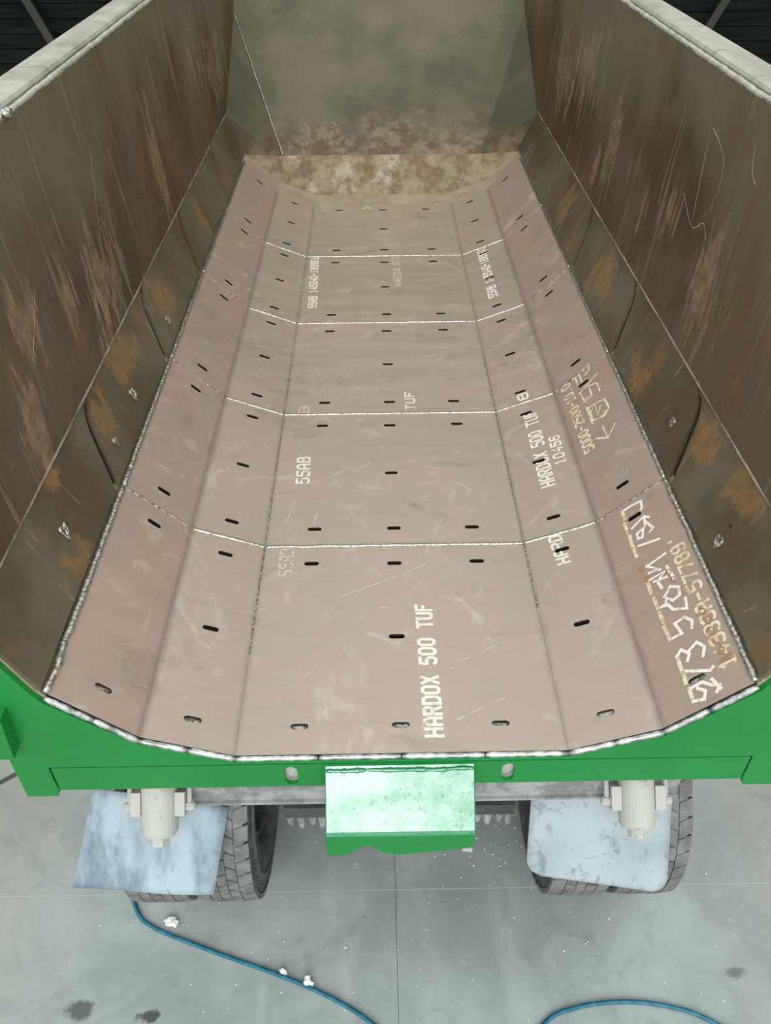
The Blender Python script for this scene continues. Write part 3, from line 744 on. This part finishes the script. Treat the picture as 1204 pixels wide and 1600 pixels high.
for s, L_ in ((1, [(1.83, 1.41), (1.78, 1.24), (1.73, 1.07)]), (1, [(1.80, 1.40), (1.68, 1.37), (1.60, 1.32), (1.57, 1.22)]), (1, [(1.40, 1.45), (1.36, 1.38), (1.30, 1.35)]), (1, [(1.90, 1.12), (1.72, 1.05), (1.62, 1.10), (1.55, 1.06)]), (-1, [(1.10, 1.10), (.98, 1.0), (.90, .94)]), (-1, [(2.05, 1.30), (1.85, 1.0), (1.78, .85)])):
    v_, f_ = ribbon([Vector((s * (wall_x(q.z) - .0008), q.y, q.z)) for q in catmull([(0, y, z) for y, z in L_], 5)], .0024, Vector((-s, 0, .07)).normalized())
    link('wall_scratch', v_, f_, 'scratch', truck, False, H)

# ------------------------------------------------------------------ green rear frame
half = [(0, -.020), (.540, -.020), (.830, .086), (1.072, .300), (1.098, .345), (1.166, .515), (1.215, .63), (1.265, 1.458), (1.432, 1.458), (1.432, .75), (1.252, .36), (1.252, -.200), (1.150, -.200), (1.139, -.166), (1.139, -.034), (0, -.034)]
loop = half + [(-x, z) for x, z in reversed(half[1:-1])]
rf = P('rear_frame', holed(loop, [], (0, -0.008, 0), (1, 0, 0), (0, 0, 1), (0, 0.10, 0)), 'green')
st = [(p[1], p[0]) for p in stadium(.049, .021, 6)]
P('lower_rail', holed([(-1.1345, -.165), (1.1345, -.165), (1.1345, -.0395), (-1.1345, -.0395)], [[(x - .362, z - .104) for x, z in st], [(x + .350, z - .104) for x, z in st]], (0, -0.0075, 0), (1, 0, 0), (0, 0, 1), (0, 0.014, 0)), 'green', rf)
for x in (-.362, .350):
    P('slot_backing', blob((x, 0.024, -.108), 0.044, 2, 0.3, x * 9, (0.9, 0.36, 1.25)), 'hinge', rf, True)
for s in (-1, 1):
    P('corner_weld', bead([(s * 1.142, -.009, -.040), (s * 1.142, -.009, -.105), (s * 1.139, -.009, -.165)], .0035, .012, .4, 6, 150 + s), 'green', rf, True)
P('gate_lug', prism([(-1.182, -.008, .285), (-1.196, -.008, .090), (-1.30, -.008, .085), (-1.30, -.008, .285)], (0, -0.05, 0)), 'green', rf)
P('gate_lug', prism([(1.243, -.008, .195), (1.246, -.008, .150), (1.31, -.008, .15), (1.31, -.008, .195)], (0, -0.05, 0)), 'green', rf)

# welded bumper block: sloping top plate, lip with a wavy lower edge
N = 40; v = []; f = []
prof = []
for i in range(N + 1):
    t = i / N; x = -.250 + .487 * t
    hump = math.exp(-((t - .27) / .10) ** 2) * .060
    low = -.352 + hump + max(0, (t - .52) / .48) * .040
    if t < .08: low += 0.0
    prof.append([(x, -.0085, -.046), (x, -.150, -.212), (x, -.158, -.226), (x, -.156, low), (x, -.142, low), (x, -.138, -.235), (x, -.0085, -.082)])
K = 7
for p in prof: v += p
for i in range(N):
    for k in range(K): f.append((i * K + k, i * K + (k + 1) % K, (i + 1) * K + (k + 1) % K, (i + 1) * K + k))
f += [tuple(range(K)), tuple(range(N * K, N * K + K))]
blk = P('bumper_block', (v, f), 'green_block')
blk.data.materials.append(M['green'])
for pg in blk.data.polygons:
    if pg.normal.z < 0.3: pg.material_index = 1
bv = blk.modifiers.new('rounded_edges', 'BEVEL'); bv.width = 0.004; bv.segments = 2; bv.limit_method = 'ANGLE'; bv.angle_limit = math.radians(25)
for xa in (-.250, .229):
    P('side_cheek', prism([(xa, -.0085, -.085), (xa, -.138, -.238), (xa, -.138, -.30), (xa, -.0085, -.16)], (.008, 0, 0)), 'green', blk)
P('top_weld', bead([(-.246, -.022, -.058), (.233, -.022, -.058)], .007, .012, .45, 7, 171), 'green_block', blk, True)

# ------------------------------------------------------------------ chassis under the body
cb = P('cross_beam', box(-.76, .98, .062, .20, -.372, -.20), 'chassis')
P('beam_lip', box(-.76, .98, .050, .0618, -.372, -.360), 'chassis', cb)
P('body_floor_beam', box(-.45, -.33, .09, 5.2, -.20, -.05), 'underside')
P('body_floor_beam', box(.33, .45, .09, 5.2, -.20, -.05), 'underside')
P('frame_rail', box(-.44, -.36, .2005, 6.0, -.46, -.2005), 'underside')
P('frame_rail', box(.36, .44, .2005, 6.0, -.46, -.2005), 'underside')
def cyl(c0, c1, r, seg=20): return tube([c0, c1], r, seg)
for s, x, dzz in ((-1, -.830, 0), (1, .812, -.012)):
    a = Vector((x, .052, -.235 + dzz)); b = Vector((x, -.060, -.362)); d = (b - a).normalized()
    side = Vector((1, 0, 0)); up = side.cross(d).normalized()
    rr_ = .062
    path = [a - d * .03, b - d * .012, b]; hm = P('tipping_hinge', tube(path, rr_, 28, True, [rr_, rr_, rr_ * .9]), 'hinge', smooth=False)
    nv, nf = tube([b, b + d * .034], .034, 6 if s < 0 else 10); P('end_nut', (nv, nf), 'hinge', hm)
    for q in (-1, 1):
        c0 = a + d * .055 + side * q * .062
        P('clamp_ear', prism([c0 + up * .02 - d * .035 - side * q * .004, c0 + up * .02 + d * .045 - side * q * .004, c0 + up * .02 + d * .045 + side * q * .030, c0 + up * .02 - d * .035 + side * q * .030], up * -.05), 'hinge', hm)
        P('clamp_bolt', tube([c0 + side * q * .030 + d * .02, c0 + side * q * .052 + d * .02, c0 + side * q * .060 + d * .02], .016, 8, True, [.017, .017, .011]), 'hinge', hm)
        P('clamp_stud', tube([c0 + side * q * .040 - d * .06, c0 + side * q * .040 + d * .012], .009, 8), 'hinge', hm)
for s in (-1, 1):
    x = s * .36
    sp = P('spring_seat', box(x - .085, x + .085, .17, .40, -.66, -.60), 'underside')
    P('seat_plate', box(x - .078, x + .078, .145, .1695, -.625, -.56), 'underside', sp)
    for i, dx in enumerate((-.06, -.02, .025, .06)):
        P('u_bolt_end', tube([(x + dx, .157, -.6255), (x + dx, .157, -.668 - .02 * (i % 2)), (x + dx, .157, -.690 - .02 * (i % 2))], .013, 8, True, [.017, .014, .008]), 'chassis', sp)
P('axle_housing', tube([(-.58, 1.85, -.83), (-.25, 1.85, -.83), (-.16, 1.85, -.83), (.16, 1.85, -.83), (.25, 1.85, -.83), (.58, 1.85, -.83)], .1, 16, True, [.075, .08, .15, .15, .08, .075]), 'underside', smooth=True)  # unseen second axle, added along with its wheels
P('axle_housing', tube([(-.58, .50, -.83), (-.25, .50, -.83), (-.16, .50, -.83), (.16, .50, -.83), (.25, .50, -.83), (.58, .50, -.83)], .1, 16, True, [.075, .08, .15, .15, .08, .075]), 'underside', smooth=True)

def flap(name, quad, thick, mat, bend, rnd_r=0.0, nx=14, ny=12):
    tl, tr, br, bl = [Vector(p) for p in quad]; nrm = (tr - tl).cross(bl - tl).normalized()
    W, Hh = (tr - tl).length, (bl - tl).length
    v = []; f = []
    for side in (0, 1):
        for j in range(ny + 1):
            for i in range(nx + 1):
                u, w = i / nx, j / ny
                if rnd_r:   # rounded lower corners
                    dy = (1 - w) * Hh
                    if dy < rnd_r:
                        ins = rnd_r - math.sqrt(max(0, rnd_r ** 2 - (rnd_r - dy) ** 2)); u = (ins + u * (W - 2 * ins)) / W
                p = tl.lerp(tr, u).lerp(bl.lerp(br, u), w)
                v.append(p + nrm * (bend(u, w) + side * thick))
    n1 = (nx + 1) * (ny + 1)
    for j in range(ny):
        for i in range(nx):
            a = j * (nx + 1) + i; q = (a, a + 1, a + nx + 2, a + nx + 1)
            f.append(q); f.append(tuple(k + n1 for k in reversed(q)))
    ring = [i for i in range(nx + 1)] + [(j + 1) * (nx + 1) - 1 for j in range(1, ny + 1)] + [ny * (nx + 1) + i for i in range(nx - 1, -1, -1)] + [j * (nx + 1) for j in range(ny - 1, 0, -1)]
    f += [(ring[i], ring[(i + 1) % len(ring)], ring[(i + 1) % len(ring)] + n1, ring[i] + n1) for i in range(len(ring))]
    return P(name, (v, f), mat, truck, True)
fl_ = flap('mud_flap', [(-1.098, .110, -.345), (-.630, .102, -.474), (-.682, -.118, -.682), (-1.182, -.118, -.628)], 0.010, 'flap', lambda u, w: 0.012 * math.sin(u * 5 + 1) * w, 0.0)
P('hanger_plate', prism([(-1.09, .120, -.20), (-.90, .120, -.20), (-.90, .112, -.36), (-1.09, .112, -.345)], (0, .012, 0)), 'chassis', fl_)
fr_ = flap('mud_flap', [(.480, .106, -.436), (.995, .106, -.432), (.998, -.092, -.800), (.450, -.092, -.625)], 0.012, 'flap_pale', lambda u, w: 0.006 * math.sin(u * 3) * w, 0.055, 14, 24)
P('hanger_plate', prism([(.52, .122, -.30), (.96, .122, -.30), (.96, .122, -.46), (.52, .122, -.46)], (0, .012, 0)), 'chassis', fr_)

# wheels
def lathe(profile, cx, cy, cz, seg=64):
    v = []; f = []; n = len(profile)
    for i in range(seg):
        a = 2 * math.pi * i / seg
        for x, r in profile: v.append((cx + x, cy + r * math.cos(a), cz + r * math.sin(a)))
    for i in range(seg):
        for k in range(n - 1):
            f.append((i * n + k, i * n + k + 1, ((i + 1) % seg) * n + k + 1, ((i + 1) % seg) * n + k))
    return v, f
R_ = 0.52; WS = 0.85
prof = [(-.085, .275), (-.125, .30), (-.142, .36), (-.146, .41), (-.146, .414), (-.149, .414), (-.149, .424), (-.145, .424), (-.141, .465), (-.130, .495), (-.115, .5035), (.115, .5035), (.130, .495), (.141, .465), (.145, .424), (.149, .424), (.149, .414), (.146, .414), (.146, .41), (.142, .36), (.125, .30), (.085, .275), (-.085, .275)]
def wheel(cx, cy=.50):
    cz = -H + R_
    ty = P('tyre', lathe([(x * WS, r) for x, r in prof], cx, cy, cz), 'sidewall', truck, True)
    m = MB(); NB = 44
    m.add(lathe([(-.118 * WS, .500), (-.114 * WS, .5135), (.114 * WS, .5135), (.118 * WS, .500)], cx, cy, cz, 88))
    cols = [(-.136, -.076), (-.070, -.026), (-.022, .022), (.026, .070), (.076, .136)]
    for c, (xa, xb) in enumerate(cols):
        for i in range(NB):
            a0 = 2 * math.pi * (i + (.5 if c % 2 else 0)) / NB; a1 = a0 + 2 * math.pi / NB * .86
            sk = (0.035 if c % 2 else -.035); vv = []
            for x, k in ((xa, 0), (xb, 1)):
                for a in (a0 + sk * (k - .5), a1 + sk * (k - .5)):
                    for r in (.494, R_ - (0.006 if abs(x) > .12 else 0)): vv.append((cx + x * WS, cy + r * math.cos(a), cz + r * math.sin(a)))
            m.add((vv, [(0, 1, 3, 2), (4, 6, 7, 5), (0, 4, 5, 1), (2, 3, 7, 6), (1, 5, 7, 3)]))
    m.link('tread', 'tread', ty, False, H)
    P('wheel_rim', lathe([(-.09, .272), (-.09, .255), (-.06, .25), (-.03, .20), (-.03, .05), (.03, .05), (.03, .20), (.06, .25), (.09, .255), (.09, .272), (-.09, .272)], cx, cy, cz, 40), 'underside', ty, True)
    for i in range(8):
        a = i * math.pi / 4
        P('wheel_nut', tube([(cx - .05, cy + .14 * math.cos(a), cz + .14 * math.sin(a)), (cx + .05, cy + .14 * math.cos(a), cz + .14 * math.sin(a))], .016, 6), 'underside', ty)
for cy in (.50, 1.85):  # second set is unseen, added to block side light under the truck
    for cx in (-.952, -.682, .702, .972): wheel(cx, cy)

# ------------------------------------------------------------------ on the ground
hz = 0.0092
hp = [(-1.42, 2.4), (-1.36, 1.5), (-1.29, .75), (-1.245, .38), (-1.155, .150), (-1.059, .061), (-.796, -.041), (-.488, -.147), (-.277, -.235), (-.122, -.326), (.03, -.46), (.20, -.58), (.38, -.53), (.561, -.338), (.697, -.284), (.880, -.266), (1.056, -.284), (1.219, -.342), (1.42, -.50), (1.7, -.9)]
vv, ff = tube(catmull([(x, y, hz) for x, y in hp], 12), .0088, 10)
tag(link('air_hose', vv, ff, 'hose', None, True), 'blue rubber hose snaking over the concrete behind the truck', 'hose')
for i, (x, y, r, sc, lab) in enumerate((
    (-.985, .080, .020, (1.35, .8, .6), 'largest white plaster lump, near the left tyre and beside the hose'),
    (-.488, -.128, .015, (1, .9, .8), 'white crumb touching the far side of the blue hose, farther of two'),
    (-.384, -.168, .018, (.8, 1.1, .9), 'white crumb on the blue hose, nearer of the two'))):
    m = MB().add(blob((x, y, r * sc[2] * .8), r, 2, .7, i * 5 + 2, sc)).add(blob((x + r * .8, y - r * .5, r * .4), r * .6, 2, .6, i + 9))
    lo = min(q.z for q in m.v)
    for q in m.v: q.z -= lo - 0.0003
    o = tag(m.link('plaster_lump', 'white'), lab, 'lump', 'white plaster lumps on the concrete')
m = MB()
for i in range(5): m.add(blob((-.03 + i * .022, .42 - (i % 2) * .03, .012), .022, 2, .8, i + 30, (1, .7, .5)))
lo = min(q.z for q in m.v)
for q in m.v: q.z -= lo - 0.0003
tag(m.link('crumpled_scrap', 'flap_pale'), 'crumpled pale scrap lying under the green bumper block', 'scrap')
vv, ff = prism([(.30, .385, .0008), (.345, .38, .0008), (.347, .395, .0008), (.302, .40, .0008)], (0, 0, .006))
tag(link('wood_chip', vv, ff, 'white'), 'small pale chip on the floor right of the green block', 'chip')
m = MB(); rnd = random.Random(3)
for i in range(230):
    if i < 110: x, y = rnd.gauss(.5, .22), rnd.gauss(.45, .16)
    else: x, y = rnd.uniform(-1.4, 1.5), rnd.uniform(-.45, .6)
    r = abs(rnd.gauss(.0016, .0011)) + .0007
    m.add(blob((x, y, r * .5), r, 1, .5, i, (1.2, 1, .55)))
tag(m.link('dust_specks', 'white', fl), 'scatter of tiny white dust specks on the concrete', kind='stuff')
